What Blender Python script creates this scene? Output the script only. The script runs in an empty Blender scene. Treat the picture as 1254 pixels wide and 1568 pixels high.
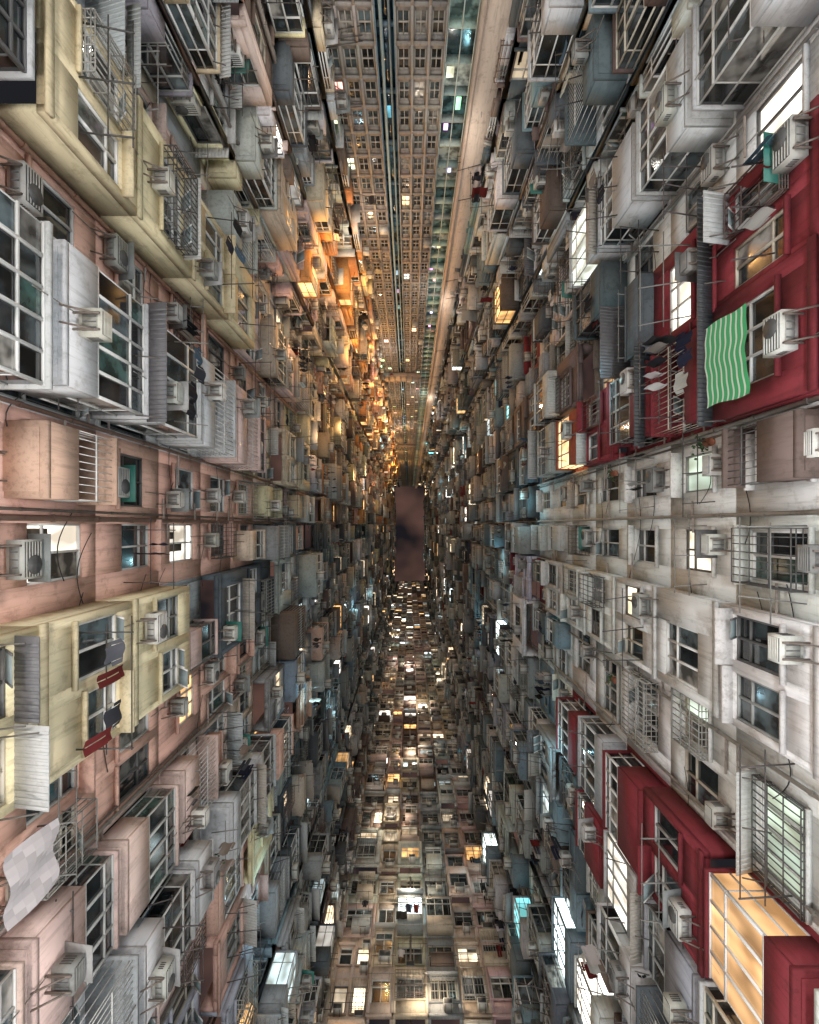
import bpy, math, random
import numpy as np
random.seed(11)
R=random.random
def U(a,b): return a+(b-a)*random.random()
scene=bpy.context.scene
ROOF=248.0; GZ=-1.6; FH=3.05; BASE=9.1

# ---------------------------------------------------------------- materials
def newmat(name):
    m=bpy.data.materials.new(name); m.use_nodes=True
    nt=m.node_tree; p=nt.nodes["Principled BSDF"]
    return m,nt,p
def mk(nt,t,**k):
    n=nt.nodes.new(t)
    for a,v in k.items(): setattr(n,a,v)
    return n
def attr_mat(name,rough,dirt=0.0,bump=0.0,spec=0.4,metal=0.0):
    m,nt,p=newmat(name); L=nt.links
    a=mk(nt,"ShaderNodeAttribute",attribute_name="Col")
    p.inputs["Roughness"].default_value=rough
    p.inputs["Specular IOR Level"].default_value=spec
    p.inputs["Metallic"].default_value=metal
    out=a.outputs["Color"]
    if dirt>0:
        g=mk(nt,"ShaderNodeNewGeometry")
        mp=mk(nt,"ShaderNodeMapping"); mp.inputs["Scale"].default_value=(6.5,6.5,0.5)
        L.new(g.outputs["Position"],mp.inputs["Vector"])
        n1=mk(nt,"ShaderNodeTexNoise"); n1.inputs["Scale"].default_value=1.5; n1.inputs["Detail"].default_value=4; n1.inputs["Roughness"].default_value=0.7
        L.new(mp.outputs[0],n1.inputs["Vector"])
        r1=mk(nt,"ShaderNodeValToRGB"); e=r1.color_ramp.elements
        e[0].position=0.3; e[0].color=(1-dirt,1-dirt,(1-dirt)*0.98,1); e[1].position=0.5; e[1].color=(1,1,1,1)
        L.new(n1.outputs["Fac"],r1.inputs["Fac"])
        m1=mk(nt,"ShaderNodeMixRGB",blend_type='MULTIPLY'); m1.inputs[0].default_value=1
        L.new(out,m1.inputs[1]); L.new(r1.outputs[0],m1.inputs[2])
        out=m1.outputs[0]
        if bump>0:
            n3=mk(nt,"ShaderNodeTexNoise"); n3.inputs["Scale"].default_value=2.2; n3.inputs["Detail"].default_value=7; n3.inputs["Roughness"].default_value=.75
            L.new(g.outputs["Position"],n3.inputs["Vector"])
            r2=mk(nt,"ShaderNodeValToRGB"); e=r2.color_ramp.elements
            e[0].position=0.34; e[0].color=(0.72,0.70,0.68,1); e[1].position=0.47; e[1].color=(1.02,1.02,1.02,1)
            L.new(n3.outputs["Fac"],r2.inputs["Fac"])
            m2=mk(nt,"ShaderNodeMixRGB",blend_type='MULTIPLY'); m2.inputs[0].default_value=1
            L.new(out,m2.inputs[1]); L.new(r2.outputs[0],m2.inputs[2]); out=m2.outputs[0]
    L.new(out,p.inputs["Base Color"])
    return m
M={}
M['wall']=attr_mat("painted_plaster",0.85,0.28,0.35)
M['metal']=attr_mat("weathered_metal",0.5,0.2,0.0,0.5)
M['frame']=attr_mat("window_frame_paint",0.45,0.0)
M['cloth']=attr_mat("cloth",0.95,0.0,0,0.1)
M['leaf']=attr_mat("leaves",0.7,0.0)
m,nt,p=newmat("window_glass"); a=mk(nt,"ShaderNodeAttribute",attribute_name="Col")
g=mk(nt,"ShaderNodeNewGeometry"); n=mk(nt,"ShaderNodeTexNoise"); n.inputs["Scale"].default_value=2.5; n.inputs["Detail"].default_value=2
nt.links.new(g.outputs["Position"],n.inputs["Vector"])
r=mk(nt,"ShaderNodeValToRGB"); r.color_ramp.elements[0].position=0.4; r.color_ramp.elements[0].color=(0.3,0.3,0.3,1); r.color_ramp.elements[1].position=0.6; r.color_ramp.elements[1].color=(1.3,1.3,1.3,1)
nt.links.new(n.outputs["Fac"],r.inputs["Fac"])
x=mk(nt,"ShaderNodeMixRGB",blend_type='MULTIPLY'); x.inputs[0].default_value=1
nt.links.new(a.outputs["Color"],x.inputs[1]); nt.links.new(r.outputs[0],x.inputs[2]); nt.links.new(x.outputs[0],p.inputs["Base Color"])
p.inputs["Roughness"].default_value=0.08; p.inputs["Specular IOR Level"].default_value=1.0
M['glass']=m
m,nt,p=newmat("lit_room"); a=mk(nt,"ShaderNodeAttribute",attribute_name="Col")
g=mk(nt,"ShaderNodeNewGeometry"); n=mk(nt,"ShaderNodeTexNoise"); n.inputs["Scale"].default_value=1.1; n.inputs["Detail"].default_value=1
mp=mk(nt,"ShaderNodeMapping"); mp.inputs["Scale"].default_value=(1.6,1.6,.9); nt.links.new(g.outputs["Position"],mp.inputs["Vector"])
nt.links.new(mp.outputs[0],n.inputs["Vector"])
r=mk(nt,"ShaderNodeValToRGB"); r.color_ramp.elements[0].position=0.35; r.color_ramp.elements[0].color=(0.45,0.41,0.36,1); r.color_ramp.elements[1].position=0.65; r.color_ramp.elements[1].color=(1.15,1.15,1.15,1)
nt.links.new(n.outputs["Fac"],r.inputs["Fac"])
x=mk(nt,"ShaderNodeMixRGB",blend_type='MULTIPLY'); x.inputs[0].default_value=1
nt.links.new(a.outputs["Color"],x.inputs[1]); nt.links.new(r.outputs[0],x.inputs[2])
nt.links.new(x.outputs[0],p.inputs["Emission Color"]); p.inputs["Emission Strength"].default_value=1.0
p.inputs["Base Color"].default_value=(0.02,0.02,0.02,1); p.inputs["Roughness"].default_value=0.2
M['lit']=m
MATORDER=['wall','metal','frame','cloth','leaf','glass','lit']

# ---------------------------------------------------------------- frames (plan)
PTS=[(-7.3,-17),(-7.3,12),(-3.4,18.6),(3.77,18.6),(7.6,12),(7.6,-17),(6.4,-26.4),(-5.2,-26.4)]
FR=[]
def addframe(a,b):
    a=np.array(a,float); b=np.array(b,float)
    T=(b-a); ln=np.linalg.norm(T); T/=ln; N=np.array([T[1],-T[0]])
    FR.append((a,T,N,ln)); return len(FR)-1
for i in range(8): addframe(PTS[i],PTS[(i+1)%8])
PT2=[(-7.3,-26.4),(-7.3,18.6),(7.6,18.6),(7.6,-26.4)]
for i in range(4): addframe(PT2[i],PT2[(i+1)%4])
STEP={1:[(-7.3,12),(-7.3,12.8),(-6.1,12.8),(-6.1,15.2),(-4.8,15.2),(-4.8,17.4),(-3.4,17.4),(-3.4,18.6)],
      3:[(3.77,18.6),(3.77,17.4),(5.1,17.4),(5.1,15.2),(6.4,15.2),(6.4,12.8),(7.6,12.8),(7.6,12)],
      5:[(7.6,-17),(7.6,-19.5),(7.0,-19.5),(7.0,-23),(6.4,-23),(6.4,-26.4)],
      7:[(-5.2,-26.4),(-5.2,-23),(-6.2,-23),(-6.2,-19.5),(-7.3,-19.5),(-7.3,-17)]}
STF={k:[addframe(v[i],v[i+1]) for i in range(len(v)-1)] for k,v in STEP.items()}
FO=np.array([f[0] for f in FR]); FT=np.array([f[1] for f in FR]); FN=np.array([f[2] for f in FR])

boxes={}; quads={}; cyls={}
def box(g,f,u0,u1,n0,n1,z0,z1,mat,c,kn=0.,ku=0.):
    boxes.setdefault(g,[]).append((f,u0,u1,n0,n1,z0,z1,kn,ku,MATORDER.index(mat),c[0],c[1],c[2]))
def quad(g,f,pts,mat,c):
    quads.setdefault(g,[]).append((f,pts,MATORDER.index(mat),c))
def cyl(g,f,p,axis,L,rad,mat,c,seg=8):
    cyls.setdefault(g,[]).append((f,p,axis,L,rad,MATORDER.index(mat),c,seg))
def l2w(f,u,n,z):
    q=FO[f]+FT[f]*u+FN[f]*n
    return (-q[0],q[1],z)

def hsvj(c,j=0.05,v=0.15):
    k=1+U(-v,v)
    return tuple(max(0.005,min(0.85,x*k*(1+U(-j,j)))) for x in c)
SAL=(0.66,0.41,0.33); YEL=(0.66,0.58,0.38); WHI=(0.66,0.66,0.64); GRY=(0.35,0.375,0.39); DGR=(0.10,0.12,0.135)
RED=(0.19,0.022,0.030); BEI=(0.57,0.48,0.39); BLU=(0.20,0.29,0.34); ORA=(0.58,0.28,0.11); BRN=(0.16,0.115,0.10); PNK=(0.64,0.49,0.44)
LGR=(0.52,0.54,0.55)
PAL={'warm':[SAL,PNK,YEL,BEI,WHI,LGR,GRY,SAL,DGR],'cool':[WHI,GRY,LGR,WHI,BLU,DGR,GRY,LGR,BRN,DGR],
     'beige':[BEI,BEI,GRY,WHI,BEI,BRN,PNK,LGR],'orange':[ORA,BEI,YEL,SAL,ORA,BRN,BEI],'mid':[GRY,BEI,LGR,BLU,DGR,BRN,GRY,GRY,DGR]}
WARM=(1.0,0.55,0.2); WWHITE=(1.0,0.80,0.55); WHITE=(1.0,0.95,0.88); COOL=(0.75,0.95,1.0); TEAL=(0.25,0.85,0.95)
def litcol(tone):
    if tone=='warm': c=random.choice([WARM,WARM,WWHITE,WHITE,COOL,COOL])
    elif tone=='orange': c=random.choice([WARM,WARM,WARM,WWHITE,TEAL])
    elif tone=='cool': c=random.choice([WHITE,WHITE,COOL,COOL,TEAL,WWHITE,WARM])
    else: c=random.choice([WWHITE,WWHITE,WHITE,COOL,WARM])
    s=random.choice([.8,1.5,2.5,4,7])
    if c is WARM: s=min(s,3)
    return tuple(x*s for x in c)
def glasscol():
    t=R()
    if t<.55: k=U(.006,.03); return (k*.75,k,k*1.15)
    if t<.78: k=U(.05,.12); return (k*.75,k,k*1.1)
    if t<.96: k=U(.12,.32); return (k,k*.97,k*.9)
    k=U(.05,.1); return (k*.5,k,k*.9)
FRC=[(0.7,0.7,0.68),(0.6,0.61,0.6),(0.7,0.7,0.68),(0.5,0.5,0.48),(0.1,0.1,0.1),(0.45,0.46,0.45),(0.5,0.46,0.38),(0.3,0.31,0.3)]

LITP={'warm':.15,'orange':.19,'cool':.14,'beige':.20,'mid':.15}
CUR={'z':0,'f':0}
def plit(tone):
    z=CUR['z']
    if z<16.5: return .03
    return LITP.get(tone,.1)*(1.4 if z>40 else 1)
def height_shade():  # darkens paint colours with height, standing in for dim light up the well
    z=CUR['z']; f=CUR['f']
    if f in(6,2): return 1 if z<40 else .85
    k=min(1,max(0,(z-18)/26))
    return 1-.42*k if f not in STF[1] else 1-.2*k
def window(B,f,u0,u1,z0,z1,n,lod,tone,lit=None,fc=None):
    lc=None
    if isinstance(lit,tuple): lc=lit; lit=True
    if lit is None: lit=R()<plit(tone)
    fc=fc or random.choice(FRC); dk=height_shade(); fc=tuple(x*dk for x in fc)
    if lit and lc is None: lc=litcol(tone)
    w=u1-u0; h=z1-z0; nn=n-0.13
    nm=1 if lod>=2 else max(1,int(round(w/0.55)))
    if lod<=1:
        t=.05 if lod==0 else .07
        for (a,b,c,d) in ((u0,u0+t,z0,z1),(u1-t,u1,z0,z1),(u0+t,u1-t,z0,z0+t),(u0+t,u1-t,z1-t,z1)):
            box((B,'window_frames'),f,a,b,nn,nn+.08,c,d,'frame',fc)
        tr=z0+h*random.choice([.3,.68,.72]) if R()<.7 else None
        for i in range(nm):
            a=u0+t+(w-2*t)*i/nm; b=u0+t+(w-2*t)*(i+1)/nm
            gc=glasscol()
            open_=(lod==0 and not lit and R()<.15)
            segs=[(z0+t,z1-t)] if tr is None else [(z0+t,tr),(tr,z1-t)]
            for s in segs:
                if lit:
                    k=U(.5,1.1); c=tuple(x*k for x in lc)
                    if R()<.1: box((B,'window_glass'),f,a,b,nn,nn+.02,s[0],s[1],'glass',(.2,.18,.15))
                    else: box((B,'lit_windows'),f,a,b,nn-.02,nn+.015,s[0],s[1],'lit',c)
                else:
                    cc=gc if R()<.75 else glasscol()
                    box((B,'window_glass'),f,a,b,nn-.02,nn+.015+(.01*(i%2)),s[0],s[1],'glass',cc)
            if i>0: box((B,'window_frames'),f,a-.025,a+.025,nn+.002,nn+.072,z0+t,z1-t,'frame',fc)
            if open_:
                zz=segs[-1][1]; L=U(.25,.5)
                box((B,'window_frames'),f,a,a+.04,n,n+L,zz-.03,zz,'frame',fc,kn=-.9)
                box((B,'window_frames'),f,b-.04,b,n,n+L,zz-.03,zz,'frame',fc,kn=-.9)
                box((B,'window_glass'),f,a+.04,b-.04,n,n+L,zz-.02,zz-.01,'metal',(.2,.25,.26),kn=-.9)
        if tr: box((B,'window_frames'),f,u0+t,u1-t,nn+.004,nn+.068,tr-.025,tr+.025,'frame',fc)
        if lod==0 and lit:
            for _ in range(2):
                a=U(u0,u1-.3); box((B,'window_frames'),f,a,a+U(.05,.25),nn+.018,nn+.03,z0,z0+U(.2,.6)*h,'cloth',(.12,.1,.08))
    else:
        if lit: box((B,'lit_windows'),f,u0,u1,nn,nn+.02,z0,z1,'lit',lc)
        else: box((B,'window_glass'),f,u0,u1,nn,nn+.02,z0,z1,'glass',glasscol())
        if lod==2:
            c=(u0+u1)/2; box((B,'window_frames'),f,c-.05,c+.05,nn+.02,nn+.07,z0,z1,'frame',fc)
            c=(z0+z1)/2; box((B,'window_frames'),f,u0,u1,nn+.02,nn+.065,c-.05,c+.05,'frame',fc)

def wallcell(B,f,u0,u1,z0,z1,n,holes,col):
    nb=n-.2
    holes=sorted(holes); a=u0
    for (h0,h1,y0,y1) in holes:
        if h0>a: box((B,'walls'),f,a,h0,nb,n,z0,z1,'wall',col)
        box((B,'walls'),f,h0,h1,nb,n,z0,y0,'wall',col)
        box((B,'walls'),f,h0,h1,nb,n,y1,z1,'wall',col)
        a=h1
    if a<u1: box((B,'walls'),f,a,u1,nb,n,z0,z1,'wall',col)

ACN='air_conditioners'
def ac(f,u,z,n,lod,small=False):
    w,h,d=(.5,.36,.4) if small or R()<.65 else (.72,.5,.3)
    dk=height_shade()
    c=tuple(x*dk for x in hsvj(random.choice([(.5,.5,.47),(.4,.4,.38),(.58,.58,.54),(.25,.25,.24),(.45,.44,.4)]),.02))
    g=(ACN,'x')
    if lod>=2:
        box(g,f,u,u+w,n+.03,n+.03+d,z,z+h,'metal',c); return
    o=n+.08
    box(g,f,u,u+w,o,o+d,z,z+h,'metal',c)
    box(g,f,u+.04,u+w-.04,o+d,o+d+.012,z+.05,z+h-.05,'metal',(.05,.05,.05))
    if lod==0:
        k=6
        for i in range(k):
            zz=z+.07+(h-.14)*i/(k-1)
            box(g,f,u+.04,u+w-.04,o+d+.012,o+d+.03,zz-.012,zz+.012,'metal',c)
        if w>.7: cyl(g,f,(u+w*.36,o+d+.03,z+h/2),1,.02,.18,'metal',(.08,.08,.08),12)
        for s in (u-.006,u+w):
            for i in range(4):
                zz=z+.1+i*.055
                box(g,f,s,s+.006,o+.08,o+d-.1,zz,zz+.028,'metal',(.06,.06,.06))
        box(g,f,u+.08,u+w-.08,o+.06,o+d-.06,z-.008,z,'metal',tuple(x*.55 for x in c))
        for q in (.3,.5,.7): cyl(g,f,(u+w*q,o+.08,z-.012),1,d-.16,.012,'metal',(.1,.1,.1),6)
        cyl(('drain_pipes','x'),f,(u+w*.8,n+.04,z-1.1),2,1.1,.012,'metal',(.35,.35,.33),6)
    for s in (u+.08,u+w-.12):
        box(g,f,s,s+.035,n,o+d,z-.06,z-.022,'metal',(.16,.13,.11))
        if lod==0: box(g,f,s,s+.03,n,n+.38,z-.41,z-.38,'metal',(.16,.13,.11),kn=.9)
    if R()<.35 and lod==0:
        box(('awnings','x'),f,u-.1,u+w+.1,n,o+d+.12,z+h+.14,z+h+.16,'metal',random.choice([(.3,.3,.3),(.2,.22,.22),(.12,.12,.12),(.03,.16,.13)]),kn=-.2)

def awning(f,u0,u1,z,n,d,lod,c=None):
    dk=height_shade()
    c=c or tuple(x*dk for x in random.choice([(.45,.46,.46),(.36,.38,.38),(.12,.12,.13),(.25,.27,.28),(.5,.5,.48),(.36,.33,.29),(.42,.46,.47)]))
    k=-U(.1,.35)
    box(('awnings','x'),f,u0,u1,n,n+d,z,z+.02,'metal',c,kn=k)
    if lod==0:
        m=int((u1-u0)/.11)
        for i in range(m):
            a=u0+.02+i*.11
            box(('awnings','x'),f,a,a+.05,n,n+d,z-.007,z,'metal',tuple(x*.93 for x in c),kn=k)
        m=max(2,int((u1-u0)/1.0)+1)
        for i in range(m):
            a=u0+.05+(u1-u0-.1)*i/(m-1)
            box(('awnings','x'),f,a-.012,a+.012,n,n+d*.9,z-.5,z-.475,'metal',(.1,.09,.08),kn=.4)

CLO=[(.03,.03,.04),(.02,.025,.05),(.42,.41,.4),(.12,.02,.02),(.06,.1,.14),(.3,.27,.23),(.02,.02,.02),(.1,.1,.12),(.02,.02,.025),(.5,.5,.5)]
def garment(f,u,z,n,c=None,perp=False):
    c=c or hsvj(random.choice(CLO),.05,.3); g=('laundry','x')
    w=U(.42,.55); h=U(.55,.75); kind=R(); ph=U(0,6)
    def P(a,b):
        o=.025*math.sin(a*9+ph)+.02*math.sin(b*4+ph)
        return (u+o,n-a*w,z-b*h) if perp else (u+a*w,n+o,z-b*h)
    if kind<.55:
        for i in range(5):
            for j in range(4):
                a0=.2+.6*i/5; a1=.2+.6*(i+1)/5; b0=j/4; b1=(j+1)/4
                quad(g,f,[P(a0,b0),P(a1,b0),P(a1,b1),P(a0,b1)],'cloth',c)
        quad(g,f,[P(.2,0),P(.04,.1),P(.03,.6),P(.17,.6)],'cloth',c)
        quad(g,f,[P(.8,0),P(.96,.1),P(.97,.6),P(.83,.6)],'cloth',c)
    elif kind<.8:
        h*=1.3
        for i in range(4):
            for j in range(5):
                a0=.25+.5*i/4; a1=.25+.5*(i+1)/4; b0=j/5; b1=(j+1)/5
                if j>=1:
                    sh=.02 if i>=2 else -.02; a0+=sh; a1+=sh
                quad(g,f,[P(a0,b0),P(a1,b0),P(a1,b1),P(a0,b1)],'cloth',c)
    else:
        w*=1.4
        for i in range(6):
            for j in range(3):
                quad(g,f,[P(i/6,j/3),P((i+1)/6,j/3),P((i+1)/6,(j+1)/3),P(i/6,(j+1)/3)],'cloth',c)

def rack(f,u0,u1,z,n,lod,clothes=.35):
    L=U(.7,1.4); c=random.choice([(.05,.05,.05),(.08,.07,.07),(.2,.2,.19),(.06,.05,.05)])
    g=('clothes_drying_racks','x'); k=U(-.1,.35); m=2 if lod else random.choice([2,3,3])
    for i in range(m):
        a=u0+(u1-u0)*i/(m-1); s=U(-.15,.15)
        box(g,f,a-.013,a+.013,n,n+L,z,z+.026,'metal',c,kn=k,ku=s)
    if R()<.75:
        for q in (.5,.95) :
            nn=n+L*q; zz=z+k*L*q
            box(g,f,u0-U(.05,.4),u1+U(.05,.4),nn,nn+.02,zz+.03,zz+.05,'metal',c)
    if lod<2 and R()<clothes:
        perp=R()<.5
        x=u0
        while x<u1-.3:
            if R()<.6: garment(f,x,z+k*L*.9,n+L*(.95 if perp else U(.5,.95)),None,perp)
            x+=U(.15,.3) if perp else U(.35,.6)

def grille(B,f,u0,u1,z0,z1,n,d,c=None):
    c=c or random.choice([(.3,.3,.28),(.08,.08,.08),(.35,.34,.3),(.12,.08,.07)])
    g=('window_security_grilles','x'); t=.01
    m=int((u1-u0)/.16)
    for i in range(m+1):
        a=u0+(u1-u0)*i/m; box(g,f,a-t,a+t,n+d-.02,n+d,z0,z1,'metal',c)
        box(g,f,a-t,a+t,n,n+d,z0-.02,z0,'metal',c)
    for i in range(4):
        z=z0+(z1-z0)*i/3
        box(g,f,u0,u1,n+d,n+d+.02,z-t,z+t,'metal',c)
        for s in (u0,u1): box(g,f,s-.01,s+.01,n,n+d,z-t,z+t,'metal',c)
    for i in range(3):
        q=n+d*(i+.5)/3
        box(g,f,u0,u1,q-.01,q+.01,z0-.035,z0-.021,'metal',c)
        for s in (u0,u1): box(g,f,s-.01,s+.01,q-.01,q+.01,z0,z1,'metal',c)

def plant(f,u,z,n):
    g=('potted_plants','x')
    cyl(g,f,(u,n,z),2,.2,.11,'wall',(.3,.12,.07),10)
    for i in range(60):
        a=U(0,6.28); rr=abs(random.gauss(0,.14)); h=z+.2+U(0,.35)
        x=u+rr*math.cos(a); y=n+rr*math.sin(a); s=U(.03,.07)
        k=U(.4,1.4)
        quad(g,f,[(x,y,h),(x+s,y+U(-s,s),h+U(-s,s)),(x+s*.6,y+s,h+U(0,s)),(x-s*.3,y+s*.5,h+s)],'leaf',(.04*k,.08*k,.03*k))

def cage(B,f,u0,u1,z0,z1,n,d,col,lod,tone,kind=None,lit=None):
    g=(B,'balconies'); kind=kind or random.choice(['glazed','glazed','glazed','glazed','open','solid','bars'])
    t=.08; e=n+d
    dk=tuple(x*.85 for x in col)
    box(g,f,u0,u1,n,e,z0,z0+.12,'wall',dk)
    if lod==0:
        box(g,f,u0+.12,u1-.12,n,e-.12,z0-.03,z0,'wall',tuple(x*.95 for x in col))
    hp=U(.6,1.0)
    if kind=='solid': hp=U(1.3,1.7)
    p0=z0+.12; p1=z0+.12+hp; top=z1
    box(g,f,u0,u1,e-t,e,p0,p1,'wall',col)
    box(g,f,u0,u0+t,n,e-t,p0,p1,'wall',col); box(g,f,u1-t,u1,n,e-t,p0,p1,'wall',col)
    if kind=='open':
        box(g,f,u0-.03,u1+.03,e-t-.03,e+.03,p1,p1+.06,'wall',dk)
        if R()<.5: rack(f,u0+.2,u1-.2,p1+.7,e-.3,lod,.8)
        if lod==0 and R()<.5: plant(f,U(u0+.2,u1-.2),p1+.06,e-.05)
        if R()<.4: awning(f,u0-.1,u1+.1,z1-.15,n,d+.25,lod)
        return
    box(g,f,u0-.04,u1+.04,n,e+.06,top-.1,top,'wall',dk)
    dd=height_shade(); fc=tuple(x*dd for x in random.choice(FRC)); q=top-.1
    if kind=='bars' and lod<2:
        m=max(3,int((u1-u0)/.15))
        for i in range(m+1):
            a=u0+.01+(u1-u0-.03)*i/m; box(('window_security_grilles','x'),f,a,a+.015,e-.03,e-.015,p1,q,'metal',fc)
        for i in range(int(d/.18)):
            a=n+.1+i*.18
            for s in (u0+.01,u1-.03): box(('window_security_grilles','x'),f,s,s+.015,a,a+.015,p1,q,'metal',fc)
        box(('window_security_grilles','x'),f,u0,u1,e-.035,e-.005,(p1+q)/2,(p1+q)/2+.03,'metal',fc)
        return
    lc=litcol(tone)
    if isinstance(lit,tuple): lc=lit; lit=True
    if lit is None: lit=R()<plit(tone)
    m=max(2,int(round((u1-u0)/(.55 if lod<2 else 1.2))))
    mid=p1+(q-p1)*.68
    def pane(ua,ub,na,nb):
        if lit: box((B,'lit_windows'),f,ua,ub,na,nb,p1,q,'lit',tuple(x*U(.45,1) for x in [1])[0:1]*3 if False else tuple(x*pk for x in lc))
        elif lod==0:
            box((B,'window_glass'),f,ua,ub,na,nb,p1,mid,'glass',glasscol()); box((B,'window_glass'),f,ua,ub,na,nb,mid,q,'glass',glasscol())
        else: box((B,'window_glass'),f,ua,ub,na,nb,p1,q,'glass',glasscol())
    for i in range(m):
        a=u0+.03+(u1-u0-.06)*i/m; b=u0+.03+(u1-u0-.06)*(i+1)/m
        pk=U(.45,1)
        pane(a,b,e-.07,e-.05)
        if lod<3: box((B,'window_frames'),f,a-.028,a+.028,e-.05,e-.005,p1,q,'frame',fc)
    if lod<2:
        box((B,'window_frames'),f,u0,u1,e-.048,e-.008,mid-.028,mid+.028,'frame',fc)
        for zz in (p1,q-.04): box((B,'window_frames'),f,u0,u1,e-.046,e-.002,zz,zz+.04,'frame',fc)
    for s0,s1,s2 in ((u0+.03,u0+.05,u0+.01),(u1-.05,u1-.03,u1-.03)):
        pk=U(.45,1)
        pane(s0,s1,n,e-.07)
        if lod<2:
            for kq in (0,.5,1):
                a=n+(d-.08)*kq; box((B,'window_frames'),f,s2,s2+.02,a,a+.045,p1,q,'frame',fc)
            box((B,'window_frames'),f,s2+.003,s2+.017,n+.05,e-.05,mid-.02,mid+.02,'frame',fc)

def pipe(f,u,n,z0,z1,rad,c):
    cyl(('drain_pipes','x'),f,(u,n,z0),2,z1-z0,rad,'wall',c,8)
    z=z0+U(0,1)
    while z<min(z1,60):
        cyl(('drain_pipes','x'),f,(u,n,z),2,.1,rad*1.3,'wall',c,8); z+=1.5

def lodof(z): return 0 if z<27 else (1 if z<62 else (2 if z<120 else 3))
def unit(B,f,u0,u1,z0,n,tone,col,style,d=0.,wins=None,lit=None):
    z1=z0+FH; lod=lodof(z0) if z0>5 else 2
    w=u1-u0
    fn=n+d
    if d>0:
        box((B,'walls'),f,u0,u0+.15,n,fn-.2,z0,z1,'wall',col); box((B,'walls'),f,u1-.15,u1,n,fn-.2,z0,z1,'wall',col)
    if wins is None:
        if w>2.1 and R()<.7:
            c=w/2; wins=[(u0+.15,u0+c-.15),(u0+c+.12,u1-.15)]
        else:
            ww=min(w-.3,U(1.4,2.2)); a=u0+U(.12,w-ww-.12); wins=[(a,a+ww)]
    holes=[]
    s=z0+U(.7,.95); t=z0+U(2.2,2.6)
    for (a,b) in wins:
        s_=s if R()<.8 else s+.3
        if style=='open': s_=z0+.2
        holes.append((a,b,s_,t))
    wallcell(B,f,u0,u1,z0,z1,fn,holes,col)
    for i,(a,b,s,t) in enumerate(holes):
        li=lit if i==0 else None
        window(B,f,a,b,s,t,fn,lod,tone,li)
        if lod<3:
            if style!='open' and R()<.7: box((B,'walls'),f,a-.08,b+.08,fn,fn+.1,s-.09,s-.02,'wall',tuple(x*.85 for x in col))
            r=R()
            if style!='open':
                if r<.15: awning(f,a-.12,b+.12,t+.12,fn,U(.35,.65),lod)
                elif r<.5: box((B,'walls'),f,a-.12,b+.12,fn,fn+U(.2,.4),t+.06,t+.14,'wall',col)
                if lod<=1 and R()<.18: grille(B,f,a-.05,b+.05,s-.02,t,fn,U(.15,.45))
    if style in('flat','open') and lod<3:
        if R()<.65:
            a,b,s,t=random.choice(holes)
            if style=='flat': ac(f,U(a,max(a,b-.8)),s-.62,fn,lod)
        if R()<.3 and lod: ac(f,U(u0,max(u0,u1-.8)),z0+U(.3,2.2),fn+0.001,lod,True)
        if R()<.45: rack(f,u0+.3,u1-.3,z0+U(.7,1.2),fn,lod)
        if lod==0 and R()<.1:
            plant(f,U(u0+.3,u1-.3),holes[0][2]-.02,fn+.12)
    elif style=='bay' and lod<3:
        if R()<.6: a,b,s,t=random.choice(holes); ac(f,U(a,max(a,b-.8)),s-.62,fn,lod)
        if R()<.4: rack(f,u0+.3,u1-.3,z0+U(.7,1.2),fn,lod)
    return holes

def slab(B,f,u0,u1,z,n,col,d=.06):
    box((B,'walls'),f,u0,u1,n,n+d,z-.09,z+.09,'wall',col)

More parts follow.
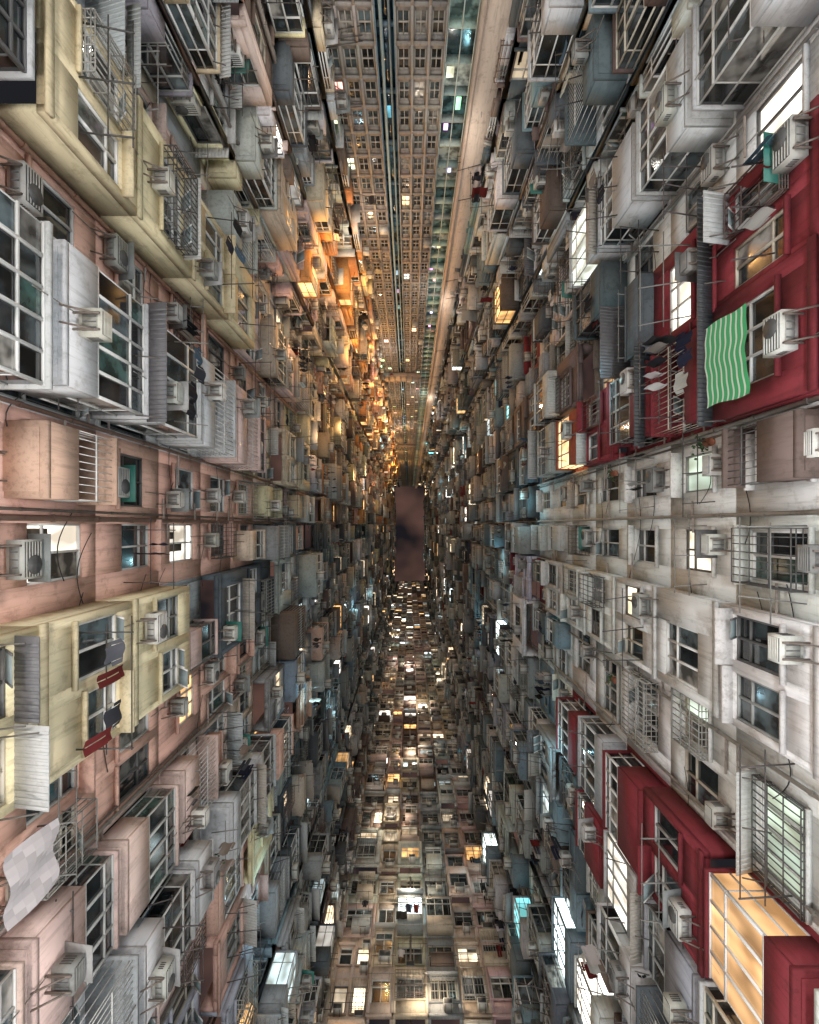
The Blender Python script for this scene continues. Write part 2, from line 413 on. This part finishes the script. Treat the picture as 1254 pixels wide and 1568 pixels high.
# ---------------------------------------------------------------- façade generator
def facade(B,f,cols,ztop,tonefn,kinds=('flat','cage','cage','bay','cage','flat'),dmax=None):
    k=-3; CUR['f']=f
    L=FR[f][3]
    while True:
        z0=BASE+FH*k
        if z0+FH>ztop: break
        CUR['z']=z0
        if not cols: box((B,'walls'),f,0,L,-.2,0,z0,z0+FH,'wall',hsvj(random.choice([GRY,LGR,BEI]),.03,.1))
        for ci,c in enumerate(cols):
            u0,u1=c['u0'],c['u1']; tone=tonefn(c,z0); near=(z0<c.get('hold',22)) and 'col' in c
            lod=lodof(z0) if z0>5 else 2
            lit=c.get('lit',{}).get(k)
            dm=c.get('dm',1.35); dk=height_shade()
            if near: col=hsvj(c['col'],.02,.05); kind=c['kind']; d=c['d']
            else:
                if R()<.3 or 'cur' not in c: c['cur']=hsvj(random.choice(PAL[tone]),.06,.2)
                col=hsvj(c['cur'],.04,.12)
                if f==4 and R()<.06: col=hsvj((.24,.035,.045))
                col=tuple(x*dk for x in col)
                kind=random.choice(kinds) if R()<.7 else c.get('kind',random.choice(kinds))
                d=min(dm,U(.3,1.0))
            ov=c.get('over',{}).get(k)
            if ov: kind,d,col=ov[0],ov[1],hsvj(ov[2],.02,.05); near=True
            if kind=='flat':
                unit(B,f,u0,u1,z0,0,tone,col,'flat',0,c.get('wins') if near else None,lit)
                if R()<(.25 if not near else .08) and lod<3: cage(B,f,u0+.3,min(u1-.2,u0+U(1.3,1.9)),z0+.3,z0+2.5,0,min(dm,U(.4,.8)),tuple(x*dk for x in hsvj(random.choice(PAL[tone]))),lod,tone)
            elif kind=='bay':
                unit(B,f,u0,u1,z0,0,tone,col,'bay',d,c.get('wins') if near else None,lit)
                slab(B,f,u0-.04,u1+.04,z0,d,tuple(x*.85 for x in col))
            else:
                unit(B,f,u0,u1,z0,0,tone,col,'open',0)
                dd=d if near else min(dm,U(.45,1.25))
                a=u0+U(.0,.35)*min(1,(u1-u0)/2); b=u1-U(.0,.35)*min(1,(u1-u0)/2)
                cc=col if near and R()<.8 else tuple(x*dk for x in hsvj(random.choice(PAL[tone]),.06,.25))
                if ov: cc=col
                cage(B,f,a,b,z0+U(0,.15),z0+FH-.1-U(0,.3),0,dd,cc,lod,tone,'glazed' if lit else None,lit)
                if lod<3:
                    if R()<.5: ac(f,U(a,max(a,b-.9)),z0+U(.2,.5),dd,lod)
                    if R()<.4: rack(f,a+.2,b-.2,z0+U(.9,1.3),dd,lod,.5)
                    if R()<.15: awning(f,a-.1,b+.1,z0+FH-.12,dd,U(.3,.5),lod)
        k+=1
    zt=BASE+FH*k
    box((B,'walls'),f,-.0,L,-.2,-.0,GZ,BASE-3*FH,'wall',GRY)
    if ztop>zt: box((B,'walls'),f,0,L,-.2,0,zt,ztop,'wall',GRY)
    box((B,'roof_parapet'),f,0,L,-.3,.05,ztop,ztop+.8,'wall',DGR)

def split(L,a=1.9,b=3.1):
    x=0; out=[]
    while L-x>b*1.3:
        w=U(a,b); out.append((x,x+w)); x+=w
    if L-x>b: m=(x+L)/2; out+= [(x,m),(m,L)]
    else: out.append((x,L))
    return out

def C(y0,y1,kind,d,col,hold=22,wins=None,off=17,sg=1,lit=None,over=None):
    a=(y0+off) if sg>0 else (off-y1); b=(y1+off) if sg>0 else (off-y0)
    c=dict(u0=a,u1=b,kind=kind,d=d,col=col,hold=hold,lit=lit or {},over=over or {})
    if wins:
        ww=[((p+off),(q+off)) if sg>0 else ((off-q),(off-p)) for p,q in wins]
        c['wins']=sorted(ww)
    return c
W1=(2.6,2.45,2.2); W2=(2.4,2.3,2.1); OW=(3.2,1.9,.9); GW=(1.1,1.35,1.1)
left=[C(-17,-14.6,'cage',.9,GRY,15),C(-14.6,-12,'flat',0,PNK,18),C(-12,-9.6,'cage',1.1,LGR),C(-9.6,-7.2,'cage',.7,PNK,16),
 C(-7.2,-4.6,'flat',0,SAL,24,lit={2:OW}),C(-4.6,-1.75,'bay',.9,YEL,15),C(-1.75,.2,'flat',0,SAL,22,[(-1.15,.05)],lit={0:W1,2:W1}),C(.2,2.2,'flat',0,SAL,22,[(.5,1.85)]),
 C(2.2,5.1,'cage',1.25,LGR,20),C(5.1,7.2,'flat',0,SAL,20),C(7.2,9.9,'bay',1.0,YEL,20,over={-1:('cage',1.0,LGR)}),C(9.9,12,'flat',0,PNK,16,lit={2:(1.5,1.8,1.8)},over={0:('cage',.8,GRY)})]
def tl(c,z):
    y=(c['u0']+c['u1'])/2-17
    if z<24: return 'warm'
    if y>1: return random.choice(['orange','warm','warm'])
    if y<-6: return 'mid' if R()<.75 else 'warm'
    return random.choice(['warm','mid'])
left.sort(key=lambda c:c['u0'])
facade('apartment_building',0,left,ROOF,tl)
right=[C(9.3,12,'cage',1.1,LGR,20,None,12,-1,{3:(2,2.2,2)}),C(7.4,9.3,'flat',0,WHI,18,None,12,-1,{0:W1}),
 C(5,7.4,'bay',.5,LGR,17,None,12,-1,{1:W1},{-1:('bay',.5,RED),0:('bay',.5,RED),1:('bay',.5,RED),2:('cage',.9,DGR)}),
 C(2.4,5,'bay',.55,RED,13,None,12,-1,{4:OW},{1:('cage',.7,RED),2:('cage',.8,RED),3:('bay',.5,RED),4:('cage',.8,(.35,.08,.04))}),
 C(.3,2.4,'flat',0,WHI,28,[(.9,1.9)],12,-1,{1:GW}),C(-1.8,.3,'flat',0,WHI,28,[(-1.2,-.1)],12,-1,{1:(2,1.8,1.4)}),
 C(-4.4,-1.8,'bay',.45,WHI,22,None,12,-1,{2:(2.4,2.0,1.4)}),C(-7.6,-4.4,'flat',0,WHI,24,None,12,-1,{0:GW,1:(1.2,1.4,1.2)}),
 C(-10.4,-7.6,'cage',.8,WHI,20,None,12,-1,{0:(1.5,.85,.38)},{0:('cage',.9,RED),1:('bay',.8,RED),2:('cage',.9,RED),4:('cage',.8,RED)}),
 C(-12.8,-10.4,'cage',.9,LGR,16,None,12,-1,{2:W2},{3:('cage',.9,RED)}),C(-15,-12.8,'cage',1.1,WHI,16,None,12,-1),C(-17,-15,'flat',0,GRY,16,None,12,-1)]
right.sort(key=lambda c:c['u0'])
facade('apartment_building.001',4,right,ROOF,lambda c,z:'cool' if z<40 or R()<.6 else 'mid')
facade('apartment_building.002',6,[dict(u0=a,u1=b,dm=.7) for a,b in split(FR[6][3],1.4,2.2)],ROOF,lambda c,z:'beige',('flat','flat','flat','bay','cage'))
for i,(cf,t) in enumerate(((1,'orange'),(3,'cool'),(5,'cool'),(7,'mid'))):
    fl=STF[cf]
    for j,f in enumerate(fl):
        L=FR[f][3]; facing_y=abs(FR[f][1][0])>.5
        cs=[] if L<1.0 else [dict(u0=a,u1=b,dm=(.55 if facing_y else 1.0)) for a,b in split(L,1.6,2.6)]
        if (cf==1 and j==len(fl)-1) or (cf==3 and j==0): cs=[dict(u0=0,u1=L,dm=.3)]
        if (cf==5 and j==len(fl)-1): cs[-1]['dm']=.4
        if (cf==7 and j==0): cs[0]['dm']=.4
        def tf(c,z,cf=cf,t=t,j=j):
            if cf==1:
                if z<24: return random.choice(['warm','warm','cool'])
                if j<4 and z<40: return random.choice(['warm','warm','orange'])
                return t
            return t if R()<.8 else 'mid'
        facade('corner_block.%03d'%i if i else 'corner_block',f,cs,184,tf)
CUR['z']=200
for f,(a,b) in ((8,(0,9.4)),(8,(38.4,45)),(9,(0,3.9)),(9,(11.07,14.9)),(10,(0,6.6)),(10,(35.6,45)),(11,(0,1.6)),(11,(12.3,14.9))):
    z=150.0
    while z<ROOF:
        u=a
        zt=min(z+FH,ROOF)
        box(('apartment_building','upper_storeys'),f,a,b,-.25,-.05,z,zt,'wall',hsvj(random.choice(PAL['mid'])))
        while u<b-1.2:
            lt=R()<.12
            box(('apartment_building','upper_storeys'),f,u+.3,u+1.2,-.05,U(.05,.5),z+.6,min(zt,z+2.2),'lit' if lt else 'glass',(3,2.1,1.2) if lt else (.03,.04,.045)); u+=1.6
        z+=FH

# black corrugated awnings over the red flats, patterned sheet
CUR['z']=10; CUR['f']=4
for (y0,y1,z,n,d) in ((2.3,7.6,12.15,.55,.42),(2.3,5.2,15.2,.75,.35)):
    awning(4,12-y1,12-y0,z,n,d,0,(.045,.05,.055))
for i in range(10):
    for j in range(6):
        P=lambda a,b:(10.9+1.1*a,1.25+.06*math.sin(a*9+b*3),8.95-1.1*b)
        k=.42+.12*((i*3+j*5)%4)/3
        quad(('patterned_bedsheet','x'),0,[P(i/10,j/6),P((i+1)/10,j/6),P((i+1)/10,(j+1)/6),P(i/10,(j+1)/6)],'cloth',(k,k*.93,k*.95))

# ---------------------------------------------------------------- concrete tower (frame 2), u = x+3.4
T='concrete_tower'; f=2; CUR['f']=2
TC=(.23,.21,.195)
def band(ua,ub,ncol):
    z=GZ+.4; RH=1.52
    while z<ROOF-.5:
        CUR['z']=z
        lod=0 if z<60 else (2 if z<130 else 3)
        cw=(ub-ua)/ncol; holes=[]
        for i in range(ncol):
            holes.append((ua+cw*i+.1,ua+cw*(i+1)-.1,z+.3,z+1.27))
        col=hsvj(TC,.03,.1)
        wallcell(T,f,ua,ub,z,z+RH,0,holes,col)
        for (a,b,s,t) in holes:
            lit=R()<(.07)
            nn=-.13
            if lit: box((T,'lit_windows'),f,a,b,nn,nn+.02,s,t,'lit',tuple(x*U(2,6) for x in WWHITE))
            else: box((T,'window_glass'),f,a,b,nn,nn+.02,s,t,'glass',glasscol())
            if lod<3:
                fc=(.38,.35,.31); t_=.035
                for q in (0,.5,1):
                    aa=a+(b-a-.04)*q; box((T,'window_frames'),f,aa,aa+t_,nn+.02,nn+.09,s,t,'frame',fc)
                for q in (0,.5,1):
                    aa=s+(t-s-.04)*q; box((T,'window_frames'),f,a,b,nn+.022,nn+.085,aa,aa+t_,'frame',fc)
            if R()<.03 and lod<3: ac(f,a+.05,s-.3,0,2,True)
        if lod<3:
            for i in range(ncol+1):
                a=ua+cw*i; box((T,'walls'),f,max(ua,a-.05),min(ub,a+.05),0,.12,z,z+RH,'wall',hsvj((.33,.295,.265),.03,.1))
        box((T,'walls'),f,ua,ub,.0,.07,z-.06,z+.1,'wall',tuple(x*1.2 for x in col))
        z+=RH
band(0,2.1,3); band(2.85,4.8,3)
z=GZ
while z<ROOF:
    box((T,'light_slot'),f,2.1,2.85,-.55,-.4,z,z+3.0,'glass',random.choice([(.05,.12,.16),(.03,.07,.1),(.1,.2,.25)]))  # bluish tints lightened so the recess reads as lit
    box((T,'light_slot'),f,2.1,2.85,-.4,-.25,z+2.9,z+3.05,'wall',(.14,.2,.24))
    if R()<.35: box((T,'lit_windows'),f,2.3,2.55,-.4,-.38,z+.8,z+1.5,'lit',tuple(x*U(.6,2.0) for x in (.3,.6,.75)))  # dim blue glow added inside the recess, not windows
    z+=3.05
for s in (2.1,2.81): box((T,'light_slot'),f,s,s+.04,-.4,.05,GZ,ROOF,'wall',(.18,.26,.3))
cyl((T,'light_slot_pipe'),f,(2.33,-.1,GZ),2,ROOF-GZ,.07,'metal',(.28,.42,.5),8)
cyl((T,'light_slot_pipe'),f,(2.64,-.15,GZ),2,ROOF-GZ,.05,'metal',(.2,.3,.38),8)
z=GZ
while z<ROOF:
    a0,a1=4.8,5.95
    box((T,'glass_gallery'),f,a0,a1,-.4,-.35,z,z+1.52,'glass',random.choice([(.1,.22,.21),(.2,.31,.29),(.05,.11,.12),(.38,.42,.38)]))
    box((T,'glass_gallery'),f,a0,a1,-.35,-.0,z+1.32,z+1.4,'wall',hsvj((.36,.46,.42),.1,.3))
    for q in (a0+.02,a0+.55,a1-.06): box((T,'glass_gallery'),f,q,q+.04,-.05,.02,z-.1,z+1.42,'frame',(.45,.53,.5))
    if R()<.4:
        q=U(a0,a1-.4); box((T,'lit_windows'),f,q,q+U(.15,.35),-.35,-.3,z+.3,z+U(.6,1.1),'lit',tuple(x*U(1.0,5) for x in random.choice([WHITE,COOL,WWHITE,WHITE])))
    z+=1.52
FN_=(.60,.48,.39)
box((T,'fin_wall'),f,5.95,6.98,-.2,.9,GZ,ROOF,'wall',FN_)
box((T,'fin_wall'),f,5.92,6.04,.9,.97,GZ,ROOF,'wall',(.5,.38,.3))
box((T,'fin_wall'),f,6.98,7.17,-.2,.1,GZ,ROOF,'wall',(.3,.22,.17))
for zb in (63,119):
    box((T,'transfer_beams'),f,0,4.8,.12,.6,zb,zb+2.2,'wall',(.36,.30,.26))
    for i in range(7): box((T,'transfer_beams'),f,.1+i*.7,.3+i*.7,.6,.72,zb,zb+2.2,'wall',(.25,.2,.17))
for zb in (44,62,75): box((T,'lit_windows'),f,7.0,7.16,.1,.12,zb,zb+zb*.1,'lit',(3,2.8,2.6))  # glowing strips put in for bright slivers beside the fin
for i in range(70):
    z=18+i*2.3+U(0,1); box((T,'lit_windows'),f,-.0+U(0,.1),.12+U(0,.12),.12,.3,z,z+U(.2,.7),'lit',tuple(x*U(.8,4) for x in random.choice([TEAL,COOL,WHITE,WARM])))

# ---------------------------------------------------------------- pipes & cables
for f_,us in ((0,(12.25,17.15,19.25,24.1,9.9,2.5,27)),(4,(9.65,11.75,13.85,17,19.2,2.8,26,28.5))):
    for u in us:
        pipe(f_,u,.09,GZ,150,U(.04,.07),random.choice([(.5,.3,.23),(.45,.43,.4),(.3,.2,.16)] if f_==0 else [(.45,.44,.42),(.35,.34,.33),(.5,.49,.46)]))
        if R()<.6: pipe(f_,u+.16,.07,GZ,150,.03,(.25,.22,.2))
        for i in range(10):
            z=U(8,40); cyl(('drain_pipes','x'),f_,(u,.09,z),0,U(.4,1.1)*random.choice([-1,1]),.03,'wall',(.35,.3,.27),6)
for f_ in [6]+[q for k in STF for q in STF[k] if FR[q][3]>2]:
    for i in range(2): pipe(f_,U(.5,FR[f_][3]-.5),.1,GZ,150,.06,(.3,.27,.25))
for f_ in (0,4):
    for i in range(45):
        u=U(3,27); z=U(9.5,24); L=U(1,2.8)
        prev=None
        for s in range(9):
            t=s/8; p=(u+L*t,.06,z-.35*math.sin(math.pi*t)+.3*t)
            if prev: quad(('cables','x'),f_,[prev,p,(p[0],p[1]+.01,p[2]+.025),(prev[0],prev[1]+.01,prev[2]+.025)],'metal',(.02,.02,.02))
            prev=p

# ---------------------------------------------------------------- mesh assembly
allg=set(boxes)|set(quads)|set(cyls)
BF=np.array([[0,1,3,2],[4,6,7,5],[0,4,5,1],[2,3,7,6],[0,2,6,4],[1,5,7,3]])
mats=[M[k] for k in MATORDER]
parents={}
def parent(name):
    if name not in parents:
        e=bpy.data.objects.new(name,None); scene.collection.objects.link(e); parents[name]=e
    return parents[name]
tot=0
for key in sorted(allg):
    V=[];F4=[];MI=[];CO=[];off=0
    if key in boxes:
        A=np.array(boxes[key],float); fi=A[:,0].astype(int); n=len(A)
        corners=np.zeros((n,8,3))
        for c in range(8):
            iu=(c>>2)&1; inn=(c>>1)&1; iz=c&1
            nn=A[:,3+inn]; dn=nn-A[:,3]
            u=A[:,1+iu]+A[:,8]*dn; z=A[:,5+iz]+A[:,7]*dn
            xy=FO[fi]+FT[fi]*u[:,None]+FN[fi]*nn[:,None]
            corners[:,c,0]=-xy[:,0]; corners[:,c,1]=xy[:,1]; corners[:,c,2]=z
        V.append(corners.reshape(-1,3))
        F=(BF[None]+(np.arange(n)*8)[:,None,None])
        keep=np.ones((n,6),bool)
        islit=A[:,9]==MATORDER.index('lit')
        isgl=(A[:,9]==MATORDER.index('glass'))
        du=A[:,2]-A[:,1]; dnn=A[:,4]-A[:,3]
        thinn=(dnn<.06)&(islit|isgl); thinu=(du<.04)&(islit|isgl)&~thinn
        keep[thinn]=False; keep[thinn,3]=True
        keep[thinu]=False; keep[thinu,0]=True; keep[thinu,1]=True
        oth=islit&~thinn&~thinu; keep[oth]=False; keep[oth,3]=True; keep[oth,4]=True
        F=F[keep]
        F4.append(F); MI.append(np.repeat(A[:,9].astype(int),keep.sum(1)))
        CO.append(np.repeat(A[:,10:13],8,axis=0)); off=n*8
    if key in quads:
        q=quads[key]; v=[];c=[]
        for (f_,pts,mi,col) in q:
            for p in pts: v.append(l2w(f_,*p)); c.append(col)
        n=len(q); V.append(np.array(v)); CO.append(np.array(c)); F4.append(np.arange(n*4).reshape(-1,4)+off); MI.append(np.array([x[2] for x in q])); off+=n*4
    if key in cyls:
        v=[];c=[];fc=[];mm=[]
        for (f_,p,ax,L,rad,mi,col,seg) in cyls[key]:
            b=len(v)
            for e in (0,1):
                for s in range(seg):
                    a=2*math.pi*s/seg; ca,sa=rad*math.cos(a),rad*math.sin(a)
                    if ax==2: q=(p[0]+ca,p[1]+sa,p[2]+L*e)
                    elif ax==1: q=(p[0]+ca,p[1]+L*e,p[2]+sa)
                    else: q=(p[0]+L*e,p[1]+ca,p[2]+sa)
                    v.append(l2w(f_,*q)); c.append(col)
            for s in range(seg):
                t=(s+1)%seg; fc.append((b+s,b+t,b+seg+t,b+seg+s)); mm.append(mi)
            for e in (0,1):
                for s in range(1,seg-2,2):
                    fc.append((b+e*seg,b+e*seg+s,b+e*seg+s+1,b+e*seg+s+2)); mm.append(mi)
        V.append(np.array(v)); CO.append(np.array(c)); F4.append(np.array(fc)+off); MI.append(np.array(mm))
    V=np.concatenate(V);F4=np.concatenate(F4);MI=np.concatenate(MI);CO=np.concatenate(CO)
    nm=key[1] if key[1]!='x' else key[0]
    me=bpy.data.meshes.new(nm); me.vertices.add(len(V)); me.vertices.foreach_set("co",V.astype(np.float32).ravel())
    me.loops.add(len(F4)*4); me.loops.foreach_set("vertex_index",F4.astype(np.int32).ravel())
    me.polygons.add(len(F4)); me.polygons.foreach_set("loop_start",np.arange(0,len(F4)*4,4,dtype=np.int32))
    me.polygons.foreach_set("loop_total",np.full(len(F4),4,dtype=np.int32))
    used=sorted(set(MI.tolist()))
    remap=np.zeros(10,int)
    for i,u in enumerate(used): me.materials.append(mats[u]); remap[u]=i
    me.polygons.foreach_set("material_index",remap[MI].astype(np.int32))
    at=me.attributes.new("Col","FLOAT_COLOR","POINT")
    at.data.foreach_set("color",np.concatenate([CO,np.ones((len(CO),1))],1).astype(np.float32).ravel())
    me.update(calc_edges=True)
    ob=bpy.data.objects.new(nm,me); scene.collection.objects.link(ob)
    if key[1]!='x': ob.parent=parent(key[0])
    tot+=len(F4)
print('faces',tot)

# ---------------------------------------------------------------- striped towel
nx,nz=26,16; me=bpy.data.meshes.new("striped_towel"); v=[];fs=[]
for i in range(nx+1):
    for j in range(nz+1):
        a=i/nx;b=j/nz
        v.append((-(6.1+.022*math.sin(a*9+b)*(.3+b)+.01*math.sin(a*21)),2.4+1.65*a+.03*math.sin(b*6),10.75-1.3*b-.04*math.sin(a*5+1)))
for i in range(nx):
    for j in range(nz):
        k=i*(nz+1)+j; fs.append((k,k+1,k+nz+2,k+nz+1))
me.from_pydata(v,[],fs); me.update()
for p in me.polygons: p.use_smooth=True
uv=me.uv_layers.new(name="UVMap")
for p in me.polygons:
    for li in p.loop_indices:
        vi=me.loops[li].vertex_index; uv.data[li].uv=((vi//(nz+1))/nx,(vi%(nz+1))/nz)
m,nt,p=newmat("green_striped_cloth"); uvn=mk(nt,"ShaderNodeUVMap"); sp=mk(nt,"ShaderNodeSeparateXYZ"); nt.links.new(uvn.outputs[0],sp.inputs[0])
ml=mk(nt,"ShaderNodeMath",operation='MULTIPLY'); ml.inputs[1].default_value=8; nt.links.new(sp.outputs[1],ml.inputs[0])
fr=mk(nt,"ShaderNodeMath",operation='FRACT'); nt.links.new(ml.outputs[0],fr.inputs[0])
gt=mk(nt,"ShaderNodeMath",operation='GREATER_THAN'); gt.inputs[1].default_value=.3; nt.links.new(fr.outputs[0],gt.inputs[0])
mx=mk(nt,"ShaderNodeMixRGB"); mx.inputs[1].default_value=(.5,.6,.5,1); mx.inputs[2].default_value=(.05,.33,.13,1)
nt.links.new(gt.outputs[0],mx.inputs[0]); nt.links.new(mx.outputs[0],p.inputs["Base Color"]); p.inputs["Roughness"].default_value=.95
me.materials.append(m)
tw=bpy.data.objects.new("striped_towel",me); scene.collection.objects.link(tw)

# ---------------------------------------------------------------- ground
def simple_mesh(name,v,f,mat):
    me=bpy.data.meshes.new(name); me.from_pydata(v,[],f); me.update(); me.materials.append(mat)
    o=bpy.data.objects.new(name,me); scene.collection.objects.link(o); return o
m,nt,p=newmat("concrete_paving"); n=mk(nt,"ShaderNodeTexNoise"); n.inputs["Scale"].default_value=30
r=mk(nt,"ShaderNodeValToRGB"); r.color_ramp.elements[0].color=(.16,.15,.14,1); r.color_ramp.elements[1].color=(.32,.3,.28,1)
nt.links.new(n.outputs["Fac"],r.inputs["Fac"]); nt.links.new(r.outputs[0],p.inputs["Base Color"]); p.inputs["Roughness"].default_value=.9
simple_mesh("ground",[(-2000,-2000,GZ),(2000,-2000,GZ),(2000,2000,GZ),(-2000,2000,GZ)],[(0,1,2,3)],m)

# ---------------------------------------------------------------- lamps added to light the walls
pm,nt,p=newmat("added_post_metal"); p.inputs["Base Color"].default_value=(.08,.08,.08,1)
def lamp_mesh(name,loc,ph=3.4):
    e=bpy.data.objects.new(name,None); e.location=loc; scene.collection.objects.link(e)
    v=[];f=[]
    prof=[(.14,0),(.14,.25),(.06,.35),(.045,ph-.25),(.12,ph-.2),(.12,ph-.12)]
    for r_,z in prof:
        for s in range(12): v.append((r_*math.cos(s*math.pi/6),r_*math.sin(s*math.pi/6),z))
    for i in range(len(prof)-1):
        for s in range(12): t=(s+1)%12; f.append((i*12+s,i*12+t,i*12+12+t,i*12+12+s))
    me=bpy.data.meshes.new("post"); me.from_pydata(v,[],f); me.materials.append(pm)
    o=bpy.data.objects.new("post",me); o.parent=e; scene.collection.objects.link(o)
    return e
def addlight(name,loc,power,col,rad,par=None):
    l=bpy.data.lights.new(name,'POINT'); l.energy=power; l.color=col; l.shadow_soft_size=rad
    o=bpy.data.objects.new(name,l); o.location=loc; scene.collection.objects.link(o)
    if par: o.parent=par
    return o
for y in (-20,-9,0,10):
    for x in (-4.2,4.2):
        col=(1,.92,.86) if x<0 else (.88,.95,1.0)
        e=lamp_mesh("added_lamp_post",(-x,y,GZ))  # unseen post lamps added below the camera to brighten the near walls
        addlight("fill_globe",(0,0,3.55),1450,col,.35,e)
wl=parent("added_facade_lights")
def fill_light(f_,u,z,n,power,col):  # bare point light without fixture, added to brighten and tint the upper facades
    p=l2w(f_,u,n,z); addlight("added_facade_light",p,power,col,.05,wl)
OR=(1,.50,.15)
for i in range(13):
    z=28*(1.15**i); fill_light(1,U(3.5,6.6),z,U(1.9,2.4),260*(z/20)**.75,OR)
for i in range(7):
    z=28*(1.28**i); fill_light(0,U(22,28),z,1.7,110*(z/20)**.8,(1,.6,.3))
for i in range(8):
    z=13*(1.33**i); fill_light(2,[5.3,1.2][i%2],z,2.8,120*(z/14)**.7,(1,.93,.84))
for i in range(8):
    z=18*(1.3**i); fill_light(4,U(2,28),z,1.8,60*(z/14)**.7,(.4,.86,1))
for i in range(8):
    z=22*(1.28**i); fill_light(6,U(1,10.5),z,1.8,150*(z/22)**.7,(1,.82,.62))
for i in range(5):
    z=22*(1.4**i); fill_light(0,U(1,13),z,1.7,60*(z/14)**.7,(.45,.82,1))
# ---------------------------------------------------------------- world + sun
w=bpy.data.worlds.new("World"); scene.world=w; w.use_nodes=True; nt=w.node_tree; bg=nt.nodes["Background"]
sky=mk(nt,"ShaderNodeTexSky",sky_type='NISHITA'); sky.sun_disc=False; sky.sun_elevation=math.radians(3); sky.sun_rotation=math.radians(200)
tc=mk(nt,"ShaderNodeTexCoord"); n=mk(nt,"ShaderNodeTexNoise"); n.inputs["Scale"].default_value=7; n.inputs["Detail"].default_value=3
nt.links.new(tc.outputs["Generated"],n.inputs["Vector"])
r=mk(nt,"ShaderNodeValToRGB"); r.color_ramp.elements[0].position=.42; r.color_ramp.elements[1].position=.6
r.color_ramp.elements[0].color=(.12,.08,.09,1); r.color_ramp.elements[1].color=(1.5,.75,.55,1)
nt.links.new(n.outputs["Fac"],r.inputs["Fac"])
mx=mk(nt,"ShaderNodeMixRGB"); mx.inputs[0].default_value=.85
nt.links.new(sky.outputs[0],mx.inputs[1]); nt.links.new(r.outputs[0],mx.inputs[2]); nt.links.new(mx.outputs[0],bg.inputs["Color"])
bg.inputs["Strength"].default_value=.08
s=bpy.data.lights.new("sun",'SUN'); s.energy=.3; s.angle=math.radians(10); s.color=(1,.8,.65)
so=bpy.data.objects.new("sun",s); so.rotation_euler=(math.radians(60),0,math.radians(20)); so.location=(0,0,300); scene.collection.objects.link(so)

# ---------------------------------------------------------------- camera
from mathutils import Matrix
cam=bpy.data.cameras.new("camera"); co=bpy.data.objects.new("camera",cam); scene.collection.objects.link(co)
co.matrix_world=Matrix(((-1,0,0,0),(0,1,0,0),(0,0,-1,0),(0,0,0,1)))
cam.lens=800/1568*36; cam.sensor_width=36; cam.shift_y=21/1568; cam.clip_end=6000; cam.clip_start=.05
scene.camera=co
scene.view_settings.view_transform='Standard'; scene.view_settings.look='None'; scene.view_settings.exposure=0
